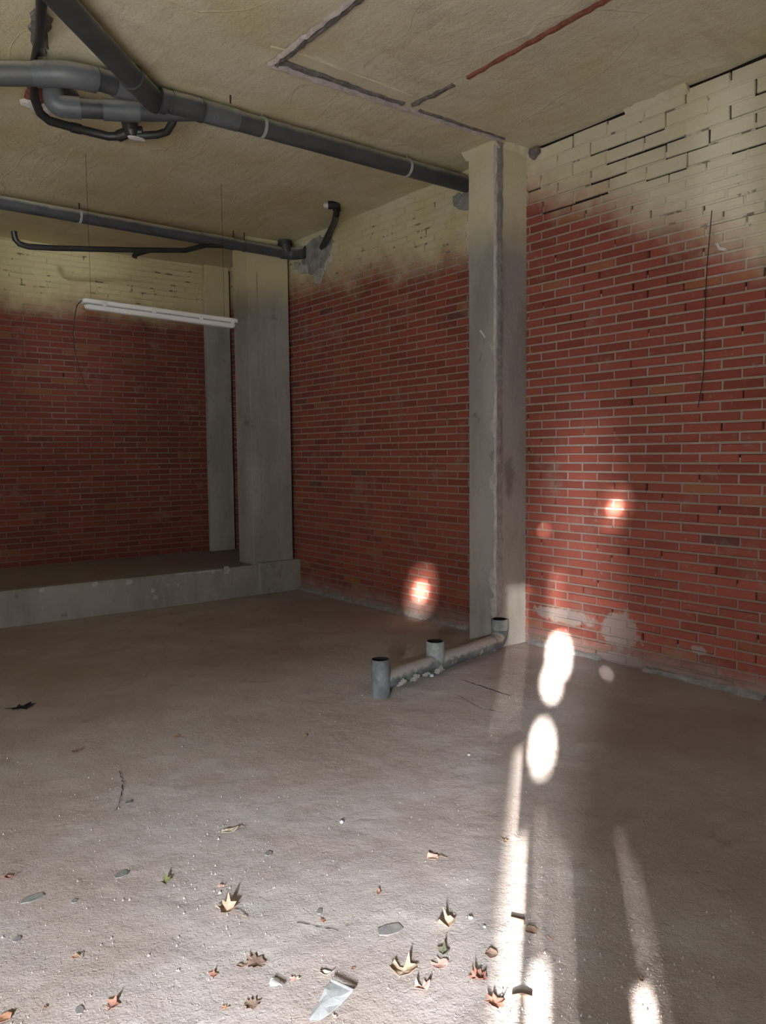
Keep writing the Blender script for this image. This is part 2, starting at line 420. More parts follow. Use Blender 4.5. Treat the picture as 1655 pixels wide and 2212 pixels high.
# ------------------------------------------------------------------ brick walls
BH, BL, JT = .0485, .240, .0125
def brick_mesh(name, L, Hh, mat):
    d = .022; j = lambda s: random.uniform(-s, s); c = .0035
    bm = bmesh.new()
    f = [bm.verts.new((sx*(L/2-c)+j(.0015), j(.0012), sz*(Hh/2-c)+j(.001))) for sx, sz in ((-1, -1), (1, -1), (1, 1), (-1, 1))]
    mds = [bm.verts.new((sx*L/2+j(.0015), c, sz*Hh/2+j(.001))) for sx, sz in ((-1, -1), (1, -1), (1, 1), (-1, 1))]
    b = [bm.verts.new((v.co.x, d, v.co.z)) for v in mds]
    bm.faces.new(f)
    for i in range(4):
        k = (i+1) % 4
        bm.faces.new((f[i], mds[i], mds[k], f[k])); bm.faces.new((mds[i], b[i], b[k], mds[k]))
    bm.normal_update()
    if f[0].link_faces and bm.faces[:] and bm.faces[:][0].normal.y > 0: bmesh.ops.reverse_faces(bm, faces=bm.faces[:])
    me = bpy.data.meshes.new(name); bm.to_mesh(me); bm.free(); me.materials.append(M[mat]); return me

def brick_wall(name, label, along, plane, lo, hi, brick, mort, open_p, tall_top=0, zbase=.012, vis=None, blank=0.0):
    """along: axis the courses run on; the face looks to -X (along Y) or -Y (along X)"""
    root_loc = (plane, lo, 0) if along == 1 else (lo, plane, 0)
    bm = bmesh.new()                                    # dark core behind the joints
    if along == 1: box(bm, (plane+.018, lo, -.05), (plane+.15, hi, ZC+.06))
    else: box(bm, (lo, plane+.018, -.05), (hi+.3, plane+.15, ZC+.06))
    root = tag(obj(name, bm, 'joint', origin=root_loc), label, kind='structure')
    rows = []; z = zbase; top = ZC-.012
    zt = top-tall_top*.094
    n = int((zt-z)/(BH+JT)); p = (zt-z)/n
    for i in range(n): rows.append((z+i*p, p-JT, BL, i % 2))
    for i in range(tall_top): rows.append((zt+i*.094, .094-.012, .272, i % 2))
    meshes = {}
    bricks = []; quads = []                             # quads of mortar: (u0,u1,z0,z1,depth)
    for ri, (z0, h, L, odd) in enumerate(rows):
        tall = L > .25
        u = lo-random.uniform(0, .02)-(L+.0125)*(.5 if odd else 0)
        while u < hi:
            a, b = max(u, lo), min(u+L+random.uniform(-.004, .004), hi)
            if b-a > .03:
                bricks.append(((a+b)/2, z0+h/2+random.uniform(-.0012, .0012), b-a, h, tall))
                e = min(b+.0125, hi)
                zone = tall
                # bed joint below this brick
                if not (zone and random.random() < .45): quads.append((a-.001, e+.001, z0-JT-.001, z0+.001, random.uniform(.0015, .0055)+(.004 if tall else 0)))
                op = random.random()
                q = open_p*(3.2 if zone else 1)
                if op > q and b < hi: quads.append((b-.001, e+.001, z0-.001, z0+h+.001, random.uniform(.002, .006)))
                elif op > q*.45 and b < hi:              # half-filled head joint
                    s = z0+h*random.uniform(.3, .6)
                    quads.append((b-.001, e+.001, z0-.001, s, .006))
            u += L+.0125
    def area(k):
        uu, zz, l, h, _ = k; pts = []
        for s in (-1, 1):
            for q in (-1, 1):
                P = (plane, uu+s*l/2, zz+q*h/2) if along == 1 else (uu+s*l/2, plane, zz+q*h/2)
                if (Vector(P)-EYE).dot(fwd) < .3: return 0
                pts.append(px(P))
        cx_ = sum(p_[0] for p_ in pts)/4; cy_ = sum(p_[1] for p_ in pts)/4
        if not (-8 < cx_ < 1663 and -8 < cy_ < 2220): return 0
        if vis and not (vis[0] < uu < vis[1]): return 0
        return (max(p_[0] for p_ in pts)-min(p_[0] for p_ in pts))*(max(p_[1] for p_ in pts)-min(p_[1] for p_ in pts))
    bricks.sort(key=area, reverse=True)
    var = {t: [brick_mesh('brick', .272 if t else BL, .082 if t else bricks[-1][3] if not bricks[-1][4] else BH, brick) for _ in range(7)] for t in (False, True)}
    rot = -math.pi/2 if along == 1 else 0
    nobj = 0; rest = []
    for k in bricks:
        if nobj < 300 and area(k) > 0:
            uu, zz, l, h, tall = k; me = random.choice(var[tall])
            o = bpy.data.objects.new('brick', me); C.objects.link(o); o.parent = root
            off = random.uniform(-.0016, .0016)
            P = Vector((plane+off, uu, zz)) if along == 1 else Vector((uu, plane+off, zz))
            o.location = P-Vector(root_loc); o.rotation_euler = (random.uniform(-.008, .008) if along == 0 else 0, random.uniform(-.004, .004), rot)
            o.scale = (l/(.272 if tall else BL), 1, random.uniform(.93, 1.05)); nobj += 1
        else: rest.append(k)
    V, Fc = [], []
    ca, sa = math.cos(rot), math.sin(rot)
    for uu, zz, l, h, tall in rest:
        me = random.choice(var[tall]); s = l/(.272 if tall else BL); o = len(V)
        P = (plane, uu, zz) if along == 1 else (uu, plane, zz); off = random.uniform(-.0016, .0016)
        for v in me.vertices:
            x, y, z_ = v.co.x*s, v.co.y+off, v.co.z
            V.append((P[0]+x*ca-y*sa-root_loc[0], P[1]+x*sa+y*ca-root_loc[1], P[2]+z_))
        Fc += [tuple(i+o for i in p_.vertices) for p_ in me.polygons]
    if V:
        me = bpy.data.meshes.new('brick_courses'); me.from_pydata(V, [], Fc); me.materials.append(M[brick])
        o = bpy.data.objects.new('brick_courses', me); C.objects.link(o); o.parent = root; o['kind'] = 'stuff'
    V, Fc = [], []
    for a, b, z0, z1, d in quads:
        o = len(V); dd = random.uniform(-.0008, .0008)
        for uu, zz in ((a, z0), (b, z0), (b, z1), (a, z1)):
            V.append((d+dd, uu-lo, zz) if along == 1 else (uu-lo, d+dd, zz))
        Fc.append((o, o+3, o+2, o+1) if along == 1 else (o, o+1, o+2, o+3))
    me = bpy.data.meshes.new('mortar'); me.from_pydata(V, [], Fc); me.materials.append(M[mort])
    o = bpy.data.objects.new('mortar', me); C.objects.link(o); o.parent = root; o['kind'] = 'stuff'
    return root
wall_right = brick_wall('wall_right', 'red brick wall bay with many open head joints', 1, XR, YF, 4.3, 'brick_right', 'mort_right', .22, 5, vis=(2.0, 4.12))
wall_mid = brick_wall('wall_middle', 'red brick wall bay between the two concrete columns', 1, XM, 4.3, 7.36, 'brick_mid', 'mort_mid', .03, vis=(4.38, 7.3))
wall_alc = brick_wall('wall_alcove', 'narrow strip of brick wall beyond the far column', 1, XM, 7.36, YB, 'brick_mid', 'mort_mid', .03, vis=(7.4, 8.7))
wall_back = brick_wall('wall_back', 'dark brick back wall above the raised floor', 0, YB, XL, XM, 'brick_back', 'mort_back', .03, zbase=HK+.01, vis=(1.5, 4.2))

# mortar smears and plaster on the walls
NX, NY, NZ = (-1, 0, 0), (0, -1, 0), (0, 0, 1)
def wp(pts, X): return [at(x, y, 0, X) for x, y in pts]
patch('plaster_fleck', wp([(1548, 526), (1553, 524), (1558, 536), (1572, 537), (1570, 541), (1553, 541)], XR-.004), NX, .012, 'white', wall_right, sub=1, jag=.003)
cement = patch('cement_patch', wp([(652, 560), (663, 528), (690, 508), (714, 506), (720, 520), (712, 548), (716, 565), (700, 588), (680, 590), (655, 588)], XM-.002), NX, .012, 'cement', wall_mid, jag=.02)
patch('plaster_dab', wp([(683, 590), (692, 580), (701, 578), (699, 592), (692, 612), (682, 614), (680, 606)], XM-.004), NX, .016, 'seam', wall_mid, sub=1)
patch('plaster_dab', wp([(703, 570), (712, 556), (718, 548), (718, 566), (708, 582), (702, 586)], XM-.004), NX, .016, 'lilac', wall_mid, sub=1)
patch('plaster_dab', wp([(637, 566), (650, 572), (668, 574), (668, 590), (645, 588), (637, 580)], XM-.004), NX, .016, 'seam', wall_mid, sub=2, jag=.012)
patch('cement_patch', wp([(978, 426), (990, 416), (1020, 408), (1020, 452), (990, 452), (980, 445)], XM-.002), NX, .012, 'cement', wall_mid, jag=.012)
for x, y in ((958, 900), (818, 922)):
    T('wall_tie', [at(x, y, 0, XM), at(x+4, y+2, 0, XM-.02), at(x+10, y+7, 0, XM-.03)], .0025, 'wire', wall_mid, 6)
# torn mortar along the wall foot
for a, b, par, X in (((650, 1270), (1012, 1366), wall_mid, XM), ((1146, 1386), (1300, 1420), wall_right, XR), ((1395, 1442), (1655, 1512), wall_right, XR)):
    A, B = at(*a, 0, X), at(*b, 0, X); A.z = B.z = .012
    ribbon('mortar_foot', A+Vector((-.012, 0, 0)), B+Vector((-.012, 0, 0)), .06, (-.6, 0, 1), .018, 'seam_dark', par, .06, .6)

# ------------------------------------------------------------------ ceiling joints left by a removed partition
zc = ZC-.012
ND = (0, 0, -1)
YA = 4.045
ribbon('mortar_ridge', (2.36, YA, zc), (4.19, YA-.01, zc), .030, ND, .022, 'lilac', ceiling, .04, .5)
ribbon('partition_scar', (2.40, YA-.05, zc), (3.28, YA-.045, zc), .032, ND, .010, 'groove', ceiling, .04, .6)
ribbon('partition_scar', (3.42, YA-.035, zc), (4.20, YA-.04, zc), .018, ND, .010, 'groove', ceiling, .04, .5)
ribbon('mortar_ridge', (2.352, YA, zc), (2.352, YA-1.8, zc), .02, ND, .020, 'lilac', ceiling, .035, .8)
ribbon('partition_scar', (2.385, YA, zc), (2.385, YA-1.8, zc), .030, ND, .012, 'groove', ceiling, .04, .4)
ribbon('partition_scar', (3.335, YA-.07, zc), (3.36, 3.62, zc), .028, ND, .012, 'groove', ceiling, .04, .5)
ribbon('clay_edge', (3.36, 3.50, zc), (3.335, 1.9, zc), .026, ND, .014, 'tile', ceiling, .04, .4)
ribbon('foam_fillet', (XR-.01, 2.78, ZC-.02), (XR-.01, 3.22, ZC-.02), .09, (-1, 0, -1), .02, 'ceiling', ceiling, .05, .4)
ribbon('foam_fillet', (XM+.004, 4.36, ZC-.012), (XM+.004, YB, ZC-.012), .13, (-1, 0, -1), .012, 'ceiling', ceiling, .06, .25)
ribbon('foam_fillet', (.8, YB+.004, ZC-.012), (XM, YB+.004, ZC-.012), .13, (0, -1, -1), .012, 'ceiling', ceiling, .06, .25)
# shallow raised foam seams across the ceiling
for a, b in (((585, 100), (640, 112)), ((630, 108), (890, 205))):
    A, B = at(*a, 2, ZC), at(*b, 2, ZC); A.z = B.z = ZC-.006
    ribbon('foam_seam', A, B, .014, ND, .005, 'ceiling', ceiling, .05, .6)

# ------------------------------------------------------------------ columns
def column(name, label, x0, y0, x1, y1, z0, mat):
    bm = bmesh.new(); box(bm, (x0, y0, z0), (x1, y1, ZC+.02), .006)
    return tag(obj(name, bm, mat, origin=((x0+x1)/2, (y0+y1)/2, z0)), label, 'column')
col = column('concrete_column', 'near concrete column with a torn mortar seam down its middle', 4.19, 4.08, XR+.05, 4.36, -.02, 'col')
ribbon('mortar_seam', (4.225, 4.08, .12), (4.225, 4.08, ZC-.01), .07, NY, .010, 'seam_dark', col, .05, .28)
seam = ribbon('mortar_edge', (4.188, 4.085, .24), (4.188, 4.085, ZC-.01), .024, (-1, -.7, 0), .007, 'seam', col, .09, .55)
for z, hgt, wd in ((.30, .20, .06), (.50, .22, .07), (1.22, .16, .06), (1.62, .16, .05), (2.2, .1, .05)):
    patch('mortar_lump', [Vector((4.19, 4.09+wd*a, z+hgt*b)) for a, b in ((-.1, -.5), (.5, -.3), (.9, 0), (.7, .3), (-.1, .5))], NX, .012, 'seam', col, jag=.008)
patch('plaster_fleck', [at(x, y, 0, 4.19) for x, y in ((1036, 714), (1040, 712), (1050, 728), (1048, 731))], NX, .004, 'white', col, sub=1, jag=.002)
ribbon('foam_collar', (4.186, 4.07, ZC-.022), (4.186, 4.40, ZC-.022), .09, (-1, 0, -1), .012, 'ceiling', col, .05, .3)
ribbon('foam_collar', (4.26, 4.076, ZC-.022), (XR, 4.076, ZC-.022), .09, (0, -1, -1), .012, 'ceiling', col, .05, .3)
patch('foam_knob', wp([(1148, 322), (1166, 316), (1168, 330), (1156, 345), (1148, 342)], XR-.005), NX, .03, 'groove', col, sub=1)

XC0 = 3.935
col2 = column('concrete_column', 'far concrete column standing on the kerb beside the middle brick bay', XC0, 7.30, 4.41, 7.62, HK-.01, 'col2')
ribbon('board_mark', (4.04, 7.30, HK+.05), (4.04, 7.30, 3.3), .012, NY, .003, 'seam_dark', col2, .15, .3)
ribbon('board_mark', (4.235, 7.30, HK+.05), (4.235, 7.30, 3.0), .008, NY, .002, 'seam_dark', col2, .15, .3)
bm = bmesh.new(); box(bm, (4.41, 7.40, HK), (XM+.02, 7.6, ZC+.02)); obj('open_joint', bm, 'joint', col2)
pil = column('concrete_pilaster', 'slim concrete pilaster in the far corner of the back wall', 4.12, YB-.075, 4.43, YB-.006, HK-.01, 'col2')
bm = bmesh.new(); box(bm, (4.43, YB-.03, HK), (XM-.004, YB-.006, ZC-.02)); obj('open_joint', bm, 'joint', pil)

# ------------------------------------------------------------------ raised floor with kerb
bm = bmesh.new()
n = 110; xs_ = [XL+(XM-.005-XL)*i/n for i in range(n+1)]
prof = []
for i, x in enumerate(xs_):
    j = noise.noise(Vector((x*2.5, 0, 0)))*.008
    prof.append([bm.verts.new(v) for v in ((x, YK-.012+j, -.03), (x, YK+j*.6, .10), (x, YK+j*.4, HK-.018), (x, YK+.016, HK+j*.3), (x, YK+.12, HK))])
for p, q in zip(prof, prof[1:]):
    for k in range(4): bm.faces.new((p[k], q[k], q[k+1], p[k+1]))
kerb = tag(obj('concrete_kerb', bm, 'kerb', origin=((XL+XM)/2, YK, 0)), 'low concrete kerb edging the raised floor at the back', 'kerb')
ribbon('chipped_edge', at(380, 1241, 1, YK), at(480, 1231, 1, YK), .015, NY, .006, 'seam', kerb, .03, .8)
for x, y, s in ((278, 1258, 7), (330, 1276, 6), (337, 1290, 7), (460, 1234, 5), (205, 1262, 6), (490, 1232, 9), (362, 1263, 4), (385, 1262, 3), (90, 1275, 6)):
    c = at(x, y, 1, YK); r_ = s/170
    patch('plaster_fleck', [c+Vector((math.cos(a)*r_*random.uniform(.5, 1.2), -.002, math.sin(a)*r_*random.uniform(.5, 1))) for a in [k*math.pi/3 for k in range(6)]], NY, .004, 'seam', kerb, sub=1, jag=.004)
bm = bmesh.new(); box(bm, (at(560, 1240, 1, YK).x, YK-.015, -.02), (XM+.01, YK+.12, HK+.02), .012); obj('column_footing', bm, 'kerb', kerb)
patch('rough_lump', [at(x, y, 1, YK-.012) for x, y in ((572, 1232), (580, 1218), (598, 1214), (612, 1226), (608, 1242), (590, 1246), (575, 1243))], NY, .014, 'seam_dark', kerb, jag=.02)
bm = grid(XL, XM+.02, YK+.10, YB+.05, 120, 28, HK, .003)
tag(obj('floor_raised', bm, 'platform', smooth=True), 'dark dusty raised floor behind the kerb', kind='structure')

# ------------------------------------------------------------------ overhead drain pipes
V3 = Vector
def lerp(a, b, t): return V3(a).lerp(V3(b), t)
Y1 = 4.66; ZA, ZB = 3.548, 3.55
def p1(x): return at(x, 392+(x-1000)*.2905, 1, Y1)
def p1x(X):                                # point of the main axis at world X
    t = (X-1.86)/(4.44-1.86); return V3((X, Y1, 3.556+(3.548-3.556)*t))
dp = empty('drain_pipe', p1x(3.2)); tag(dp, 'large dark grey drain pipe with side branches running under the ceiling into the middle wall', 'pipe')
R1 = .0625
T('main_pipe', [p1x(1.98), p1x(XM+.03)], R1, 'pvc', dp, 24)
T('coupling', [p1x(2.02), p1x(2.22)], R1+.006, 'pvc', dp, 24)
T('coupling', [p1x(2.21), p1x(2.46)], R1+.004, 'pvc_light', dp, 24)
T('rim', [p1x(2.205), p1x(2.225)], R1+.009, 'pvc', dp, 24)
for X in (2.47, 2.64, 3.90):
    pass
def clip(X, mat='steel', rod=True):
    c = T('pipe_clip', [p1x(X-.010), p1x(X+.010)], R1+.005, mat, dp, 24)
    if rod: T('hanger_rod', [p1x(X)+V3((0, 0, R1)), V3((X, Y1-.01, ZC+.0))], .005, 'steel', c, 6)
clip(2.64); clip(3.85)
# left run: elbow and pipe to the edge of the photograph
Le = [at(x, y, 2, 3.545) for x, y in ((290, 190), (240, 178), (190, 164), (150, 155))]
j0 = p1x(2.02)
e1, e2, e3 = V3((1.64, 4.60, 3.55)), V3((1.44, 4.58, 3.55)), V3((1.28, 4.68, 3.55))
far = V3((.55, 5.22, 3.528))
path = [j0, V3((1.70, 4.632, 3.552)), V3((1.56, 4.612, 3.55))]
T('side_pipe', path, [R1*.55, R1*.97, R1*.97], 'pvc', dp, 24)
T('coupling', [lerp(path[0], path[1], .55), path[1], lerp(path[1], path[2], .2)], [R1*.8, R1+.005, R1+.005], 'pvc_light', dp, 24)
bp = bend(V3((1.56, 4.612, 3.54)), V3((1.41, 4.60, 3.53)), V3((1.27, 4.705, 3.528)), .10)
T('elbow', bp, R1+.006, 'pvc_light', dp, 24)
T('side_pipe', [V3((1.30, 4.682, 3.528)), far], R1, 'pvc_mid', dp, 24)
# diagonal branch
da = V3((1.90, 4.655, 3.545)); db = V3((1.02, 3.76, 3.54))
dd = (db-da).normalized()
T('branch_pipe', [da+dd*.20, db], R1-.002, 'pvc', dp, 24)
T('branch_socket', [da-dd*.06, da+dd*.26], R1+.004, 'pvc', dp, 24)
T('rim', [da+dd*.245, da+dd*.268], R1+.009, 'pvc', dp, 24)
T('rim', [da+V3((.05, 0, 0)), da+V3((.085, 0, 0))], R1+.009, 'pvc', dp, 24)
# lower branch with an elbow turning up
R2 = .055
lb0 = V3((1.475, 4.90, 3.47)); lb1 = V3((2.30, 4.628, 3.53))
T('lower_branch', [lb0, lerp(lb0, lb1, .55), lb1], [R2, R2*.96, R2*.5], 'pvc', dp, 22)
T('coupling', [lerp(lb0, lb1, .24), lerp(lb0, lb1, .48)], R2+.006, 'pvc_light', dp, 22)
el = bend(lerp(lb0, lb1, .1), lb0+V3((-.055, .02, 0)), lb0+V3((-.055, .02, .16)), .06)
T('elbow', el, R2+.006, 'pvc_light', dp, 22)
T('elbow_collar', [lb0+V3((-.055, .02, .09)), lb0+V3((-.055, .02, .15))], R2+.016, 'pvc', dp, 22)

# thin black waste pipe looping beneath
wpz = 3.50
q = [V3((1.02, 3.55, 3.57)), V3((1.13, 4.05, 3.57)), V3((1.205, 4.36, 3.585)), V3((1.235, 4.54, 3.605)), V3((1.27, 4.75, 3.610)), V3((1.305, 4.88, 3.595)), V3((1.34, 5.02, 3.53)), V3((1.40, 5.14, 3.50)), V3((1.47, 5.20, 3.49)), V3((1.62, 5.205, 3.485)), V3((1.83, 5.20, 3.48)), V3((1.90, 5.14, 3.48))]
wp_ = empty('waste_pipe', V3((1.62, 5.205, 3.485))); tag(wp_, 'thin black waste pipe looping below the side branch of the large drain', 'pipe')
T('pipe', q, [.026, .026, .024, .018, .016, .018]+[.026]*(len(q)-6), 'pvc_black', wp_, 14)
T('union', [V3((1.60, 5.205, 3.485)), V3((1.66, 5.205, 3.485))], .031, 'pvc_black', wp_, 14)
T('trap', [V3((1.88, 5.16, 3.48)), V3((1.93, 5.10, 3.50)), V3((2.0, 5.06, 3.50))], .036, 'pvc_black', wp_, 14)
T('trap_bowl', [V3((1.93, 5.10, 3.56)), V3((1.94, 5.08, 3.49)), V3((1.945, 5.08, 3.465))], [.05, .048, .03], 'pvc_black', wp_, 14)
T('tail', [V3((1.97, 5.07, 3.475)), V3((2.07, 4.99, 3.48)), V3((2.11, 4.93, 3.49)), V3((2.12, 4.86, 3.53)), V3((2.12, 4.83, 3.58))], .024, 'pvc_black', wp_, 14)
patch('white_tape', [V3((1.96+.06*math.cos(a), 5.06+.03*math.sin(a), 3.452)) for a in [k*math.pi/4 for k in range(8)]], ND, .006, 'white', wp_, sub=1)
# torn foam around it
for pts, mat in (([(68, 40), (80, 5), (100, 20), (112, 60), (104, 100), (100, 118), (72, 122), (66, 80)], 'groove'), ([(58, 185), (88, 180), (105, 200), (92, 222), (74, 232), (52, 210)], 'tile'), ([(108, 196), (150, 186), (172, 208), (176, 220), (120, 226)], 'groove')):
    patch('foam_tear', [at(x, y, 2, ZC-.008) for x, y in pts], ND, .01, mat, ceiling, jag=.02)
patch('foam_crumb', [at(x, y, 2, ZC-.01) for x, y in ((42, 218), (60, 212), (100, 225), (118, 240), (100, 248), (70, 235))], ND, .02, 'white', ceiling, jag=.015)

# second drain, by the back
Y2 = 7.21; R3 = .055
def p2x(X): return V3((X, Y2, 3.535-(X-1.6)*.008))
d2 = empty('drain_pipe', p2x(3.0)); tag(d2, 'long dark grey drain pipe crossing the ceiling above the hanging lamp towards the far column', 'pipe')
T('main_pipe', [p2x(.6), p2x(4.40)], R3, 'pvc', d2, 22)
T('coupling', [p2x(3.38), p2x(3.72)], R3+.005, 'pvc', d2, 22)
for X in (2.26, 3.74, 3.86):
    c = T('pipe_clip', [p2x(X-.010), p2x(X+.010)], R3+.005, 'steel' if X < 3 else 'pvc', d2, 22)
    T('hanger_rod', [p2x(X)+V3((0, 0, R3)), V3((X, Y2, ZC))], .005, 'wire', c, 6)
e = p2x(4.40)
T('elbow', bend(p2x(4.28), e+V3((.0, -.02, 0)), e+V3((.06, -.20, -.01)), .07), R3+.008, 'pvc', d2, 22)
T('elbow', [e+V3((-.07, -.02, .0)), e+V3((-.085, -.02, .06)), e+V3((-.09, -.02, .10))], R3+.006, 'pvc', d2, 22)
T('socket', [e+V3((-.09, -.02, .075)), e+V3((-.09, -.02, .12))], R3+.014, 'pvc', d2, 22)
bq = [at(450, 541, 1, Y2-.02), at(400, 541, 1, Y2-.02), at(285, 540, 1, Y2-.02), at(120, 536, 1, Y2), at(62, 533, 1, Y2), at(42, 527, 1, Y2), at(33, 517, 1, Y2), at(30, 500, 1, Y2)]
bq[0] = V3((3.52, Y2, 3.49)); 
T('branch_pipe', bq, .024, 'pvc_black', d2, 14)
T('stub', [at(322, 541, 1, Y2-.02), at(302, 546, 1, Y2-.02), at(292, 550, 1, Y2-.02), at(290, 556, 1, Y2-.02)], .024, 'pvc_black', d2, 14)
T('joint_block', [V3((3.46, Y2-.01, 3.47)), V3((3.62, Y2-.01, 3.49))], .033, 'pvc_black', d2, 14)

# short vent pipe at the wall head
v0 = at(726, 447, 0, XM-.22); v0.z = ZC-.04
vp = empty('vent_pipe', at(722, 480, 0, XM-.10)); tag(vp, 'short bent dark pipe dropping from the ceiling into the grey cement patch', 'pipe')
va = at(728, 446, 2, ZC-.03); vb = at(727, 462, 2, ZC-.10); vc = at(722, 482, 0, XM-.20); vd = at(696, 534, 0, XM-.01)
T('pipe', [va, vb, vc, vd], .030, 'pvc_black', vp, 14)
T('elbow', [at(709, 443, 2, ZC-.03), at(718, 443, 2, ZC-.03), va, lerp(va, vb, .5)], .036, 'pvc_black', vp, 14)
T('grey_stub', [at(703, 444, 2, ZC-.02), at(714, 443, 2, ZC-.03)], .026, 'white', vp, 12)

# ------------------------------------------------------------------ floor pipe
fp = empty('floor_pipe', (3.45, 3.88, 0)); tag(fp, 'grey drain pipe with three open sockets lying on the floor before the near column', 'pipe')
A0 = V3((2.83, 3.705, .085)); A1 = V3((4.10, 4.0, .075)); RF = .054
ax = (A1-A0).normalized()
T('pipe', [A0, A1], RF, 'dusty', fp, 22)
T('coupling', [A0+ax*.50, A0+ax*.74], RF+.006, 'dusty', fp, 22)
s0 = V3((2.825, 3.70, 0))
socket('upright_socket', [s0+V3((0, 0, -.005)), s0+V3((0, 0, .05)), s0+V3((0, 0, .165)), s0+V3((0, 0, .17)), s0+V3((0, 0, .225))], RF+.003, .006, 'dusty', fp)
s1 = A0+ax*.56
socket('upright_socket', [s1+V3((0, 0, .0)), s1+V3((0, 0, .06)), s1+V3((0, 0, .062)), s1+V3((0, 0, .145))], RF+.006, .007, 'socket', fp)
el = bend(A1-ax*.05, A1+ax*.065, A1+ax*.065+V3((0, 0, .16)), .075)
socket('elbow', el, RF+.005, .007, 'dusty', fp, depth=.05)
T('elbow_collar', [A1+ax*.065+V3((0, 0, .085)), A1+ax*.065+V3((0, 0, .158))], RF+.009, 'socket', fp, 22, cap=False)
for t_, dx in ((.10, .035), (.20, .04), (.29, .03), (.40, .04)):
    c = A0+ax*(1.3*t_) + V3((.02, -.052, -.03))
    patch('mortar_lump', [c+V3((math.cos(a)*dx, -.008*math.sin(a), math.sin(a)*dx*.5)) for a in [k*math.pi/4 for k in range(8)]], (.1, -1, .3), .010, 'seam_dark', fp, jag=.012)

# ------------------------------------------------------------------ hanging lamp
LY = 6.0; la, lb = at(176, 655, 1, LY), at(512, 700, 1, LY)
lamp = empty('batten_lamp', lerp(la, lb, .5)); tag(lamp, 'pale grey fluorescent batten lamp hanging below the ceiling before the back wall', 'lamp')
ux = (lb-la).normalized(); uz = V3((0, 0, 1)); uy = V3((0, 1, 0)); LL = (lb-la).length
def stadium(t0, t1, wd, z0, z1, w1=None, seg=10, top_bev=.006):
    """long rounded tray; z0 below, z1 above, w1 width at the bottom"""
    bm = bmesh.new(); w1 = w1 or wd; rings = []
    for z_, ww, sh in ((z0, w1*.86, .012), (z0+.006, w1, 0), (z1-top_bev, wd, 0), (z1, wd*.86, .010)):
        ring = []
        for end, s in ((t1, 1), (t0, -1)):
            for k in range(seg+1):
                a = (-math.pi/2+math.pi*k/seg)
                r_ = ww/2; cx = end-s*(.03+sh)
                ring.append(bm.verts.new(la+ux*(cx+s*math.cos(a)*.03*(ww/wd)) + uy*(s*math.sin(a)*r_) + uz*z_))
        rings.append(ring)
    n_ = len(rings[0])
    for a, b in zip(rings, rings[1:]):
        for k in range(n_): bm.faces.new((a[k], a[(k+1) % n_], b[(k+1) % n_], b[k]))
    bm.faces.new(rings[0][::-1]); bm.faces.new(rings[-1])
    bmesh.ops.recalc_face_normals(bm, faces=bm.faces); return bm
hs = obj('housing', stadium(0, LL, .098, .0, .036), 'housing', lamp, smooth=True)
obj('gasket', stadium(.010, LL-.010, .093, -.006, .004), 'gasket', lamp, smooth=True)
obj('diffuser', stadium(.02, LL-.02, .086, -.038, -.004, .066), 'diffuser', lamp, smooth=True)
for t_ in (.12, .42, .73, .95):
    bm = bmesh.new(); c = la+ux*(LL*t_)
    box(bm, c+V3((-.016, -.054, -.010)), c+V3((.016, -.046, .024)), .003); obj('clip', bm, 'diffuser', lamp)
c = la+ux*.03+V3((-.031, -.01, .018))
T('cable_gland', [c, c+ux*.03], .014, 'gasket', lamp, 12)
for t_ in (.055, .91):
    c = la+ux*(LL*t_)
    T('suspension_wire', [c+uz*.034, V3((c.x, LY, ZC-.014))], .0011, 'wire', lamp, 6)
cb = [at(166, 660, 1, LY), at(162, 680, 1, LY), at(158, 720, 1, LY), at(163, 765, 1, LY), at(172, 800, 1, LY), at(186, 838, 1, LY)]
T('power_cable', [la+V3((.0, 0, .02)), *cb], .0032, 'wire', lamp, 8)

hw = T('hanging_wire', [at(x, y, 0, XR-.03) for x, y in ((1538, 455), (1533, 510), (1527, 580), (1523, 680), (1521, 790), (1515, 840), (1508, 880))], .0027, 'wire', None, 8)
tag(hw, 'thin dark wire hanging down the face of the right brick wall', 'wire')
hr = T('ceiling_wire', [V3((at(497, 215, 2, 3.62).x, 4.55, ZC)), V3((at(497, 215, 2, 3.62).x+.005, 4.56, 3.60))], .005, 'wire', None, 6)
tag(hr, 'short rusty wire stub poking from the ceiling above the large drain', 'wire')

# ------------------------------------------------------------------ floor details
# hairline crack in the screed
A, B = at(990, 1466, 2, .003), at(1102, 1503, 2, .003)
bm = bmesh.new(); pr = None; N_ = 22
for i in range(N_+1):
    c = A.lerp(B, i/N_)+V3((random.uniform(-.006, .006), random.uniform(-.004, .004), .0))
    w_ = .0035*(.4+min(1, 3*(i+1)/N_))*random.uniform(.6, 1.3); a = bm.verts.new(c+V3((-w_, 0, .0005))); b = bm.verts.new(c+V3((w_, 0, .0005)))
    if pr: bm.faces.new((pr[0], pr[1], b, a))
    pr = (a, b)
obj('floor_crack', bm, 'joint', floor)
for pts in (((258, 1666), (267, 1690), (262, 1722), (247, 1756)), ((985, 1500), (1040, 1530), (1090, 1540)), ((640, 1992), (730, 2010), (800, 1975))):
    bm = bmesh.new(); pr = None; P_ = [at(x, y, 2, .004) for x, y in pts]
    for a_, b_ in zip(P_, P_[1:]):
        for i in range(8):
            c = a_.lerp(b_, i/8)+V3((random.uniform(-.004, .004), random.uniform(-.004, .004), 0)); w_ = random.uniform(.0006, .003)
            e_ = (bm.verts.new(c-V3((w_, 0, 0))), bm.verts.new(c+V3((w_, w_*.5, 0))))
            if pr: bm.faces.new((pr[0], pr[1], e_[1], e_[0]))
            pr = e_
    obj('floor_crack', bm, 'joint', floor)

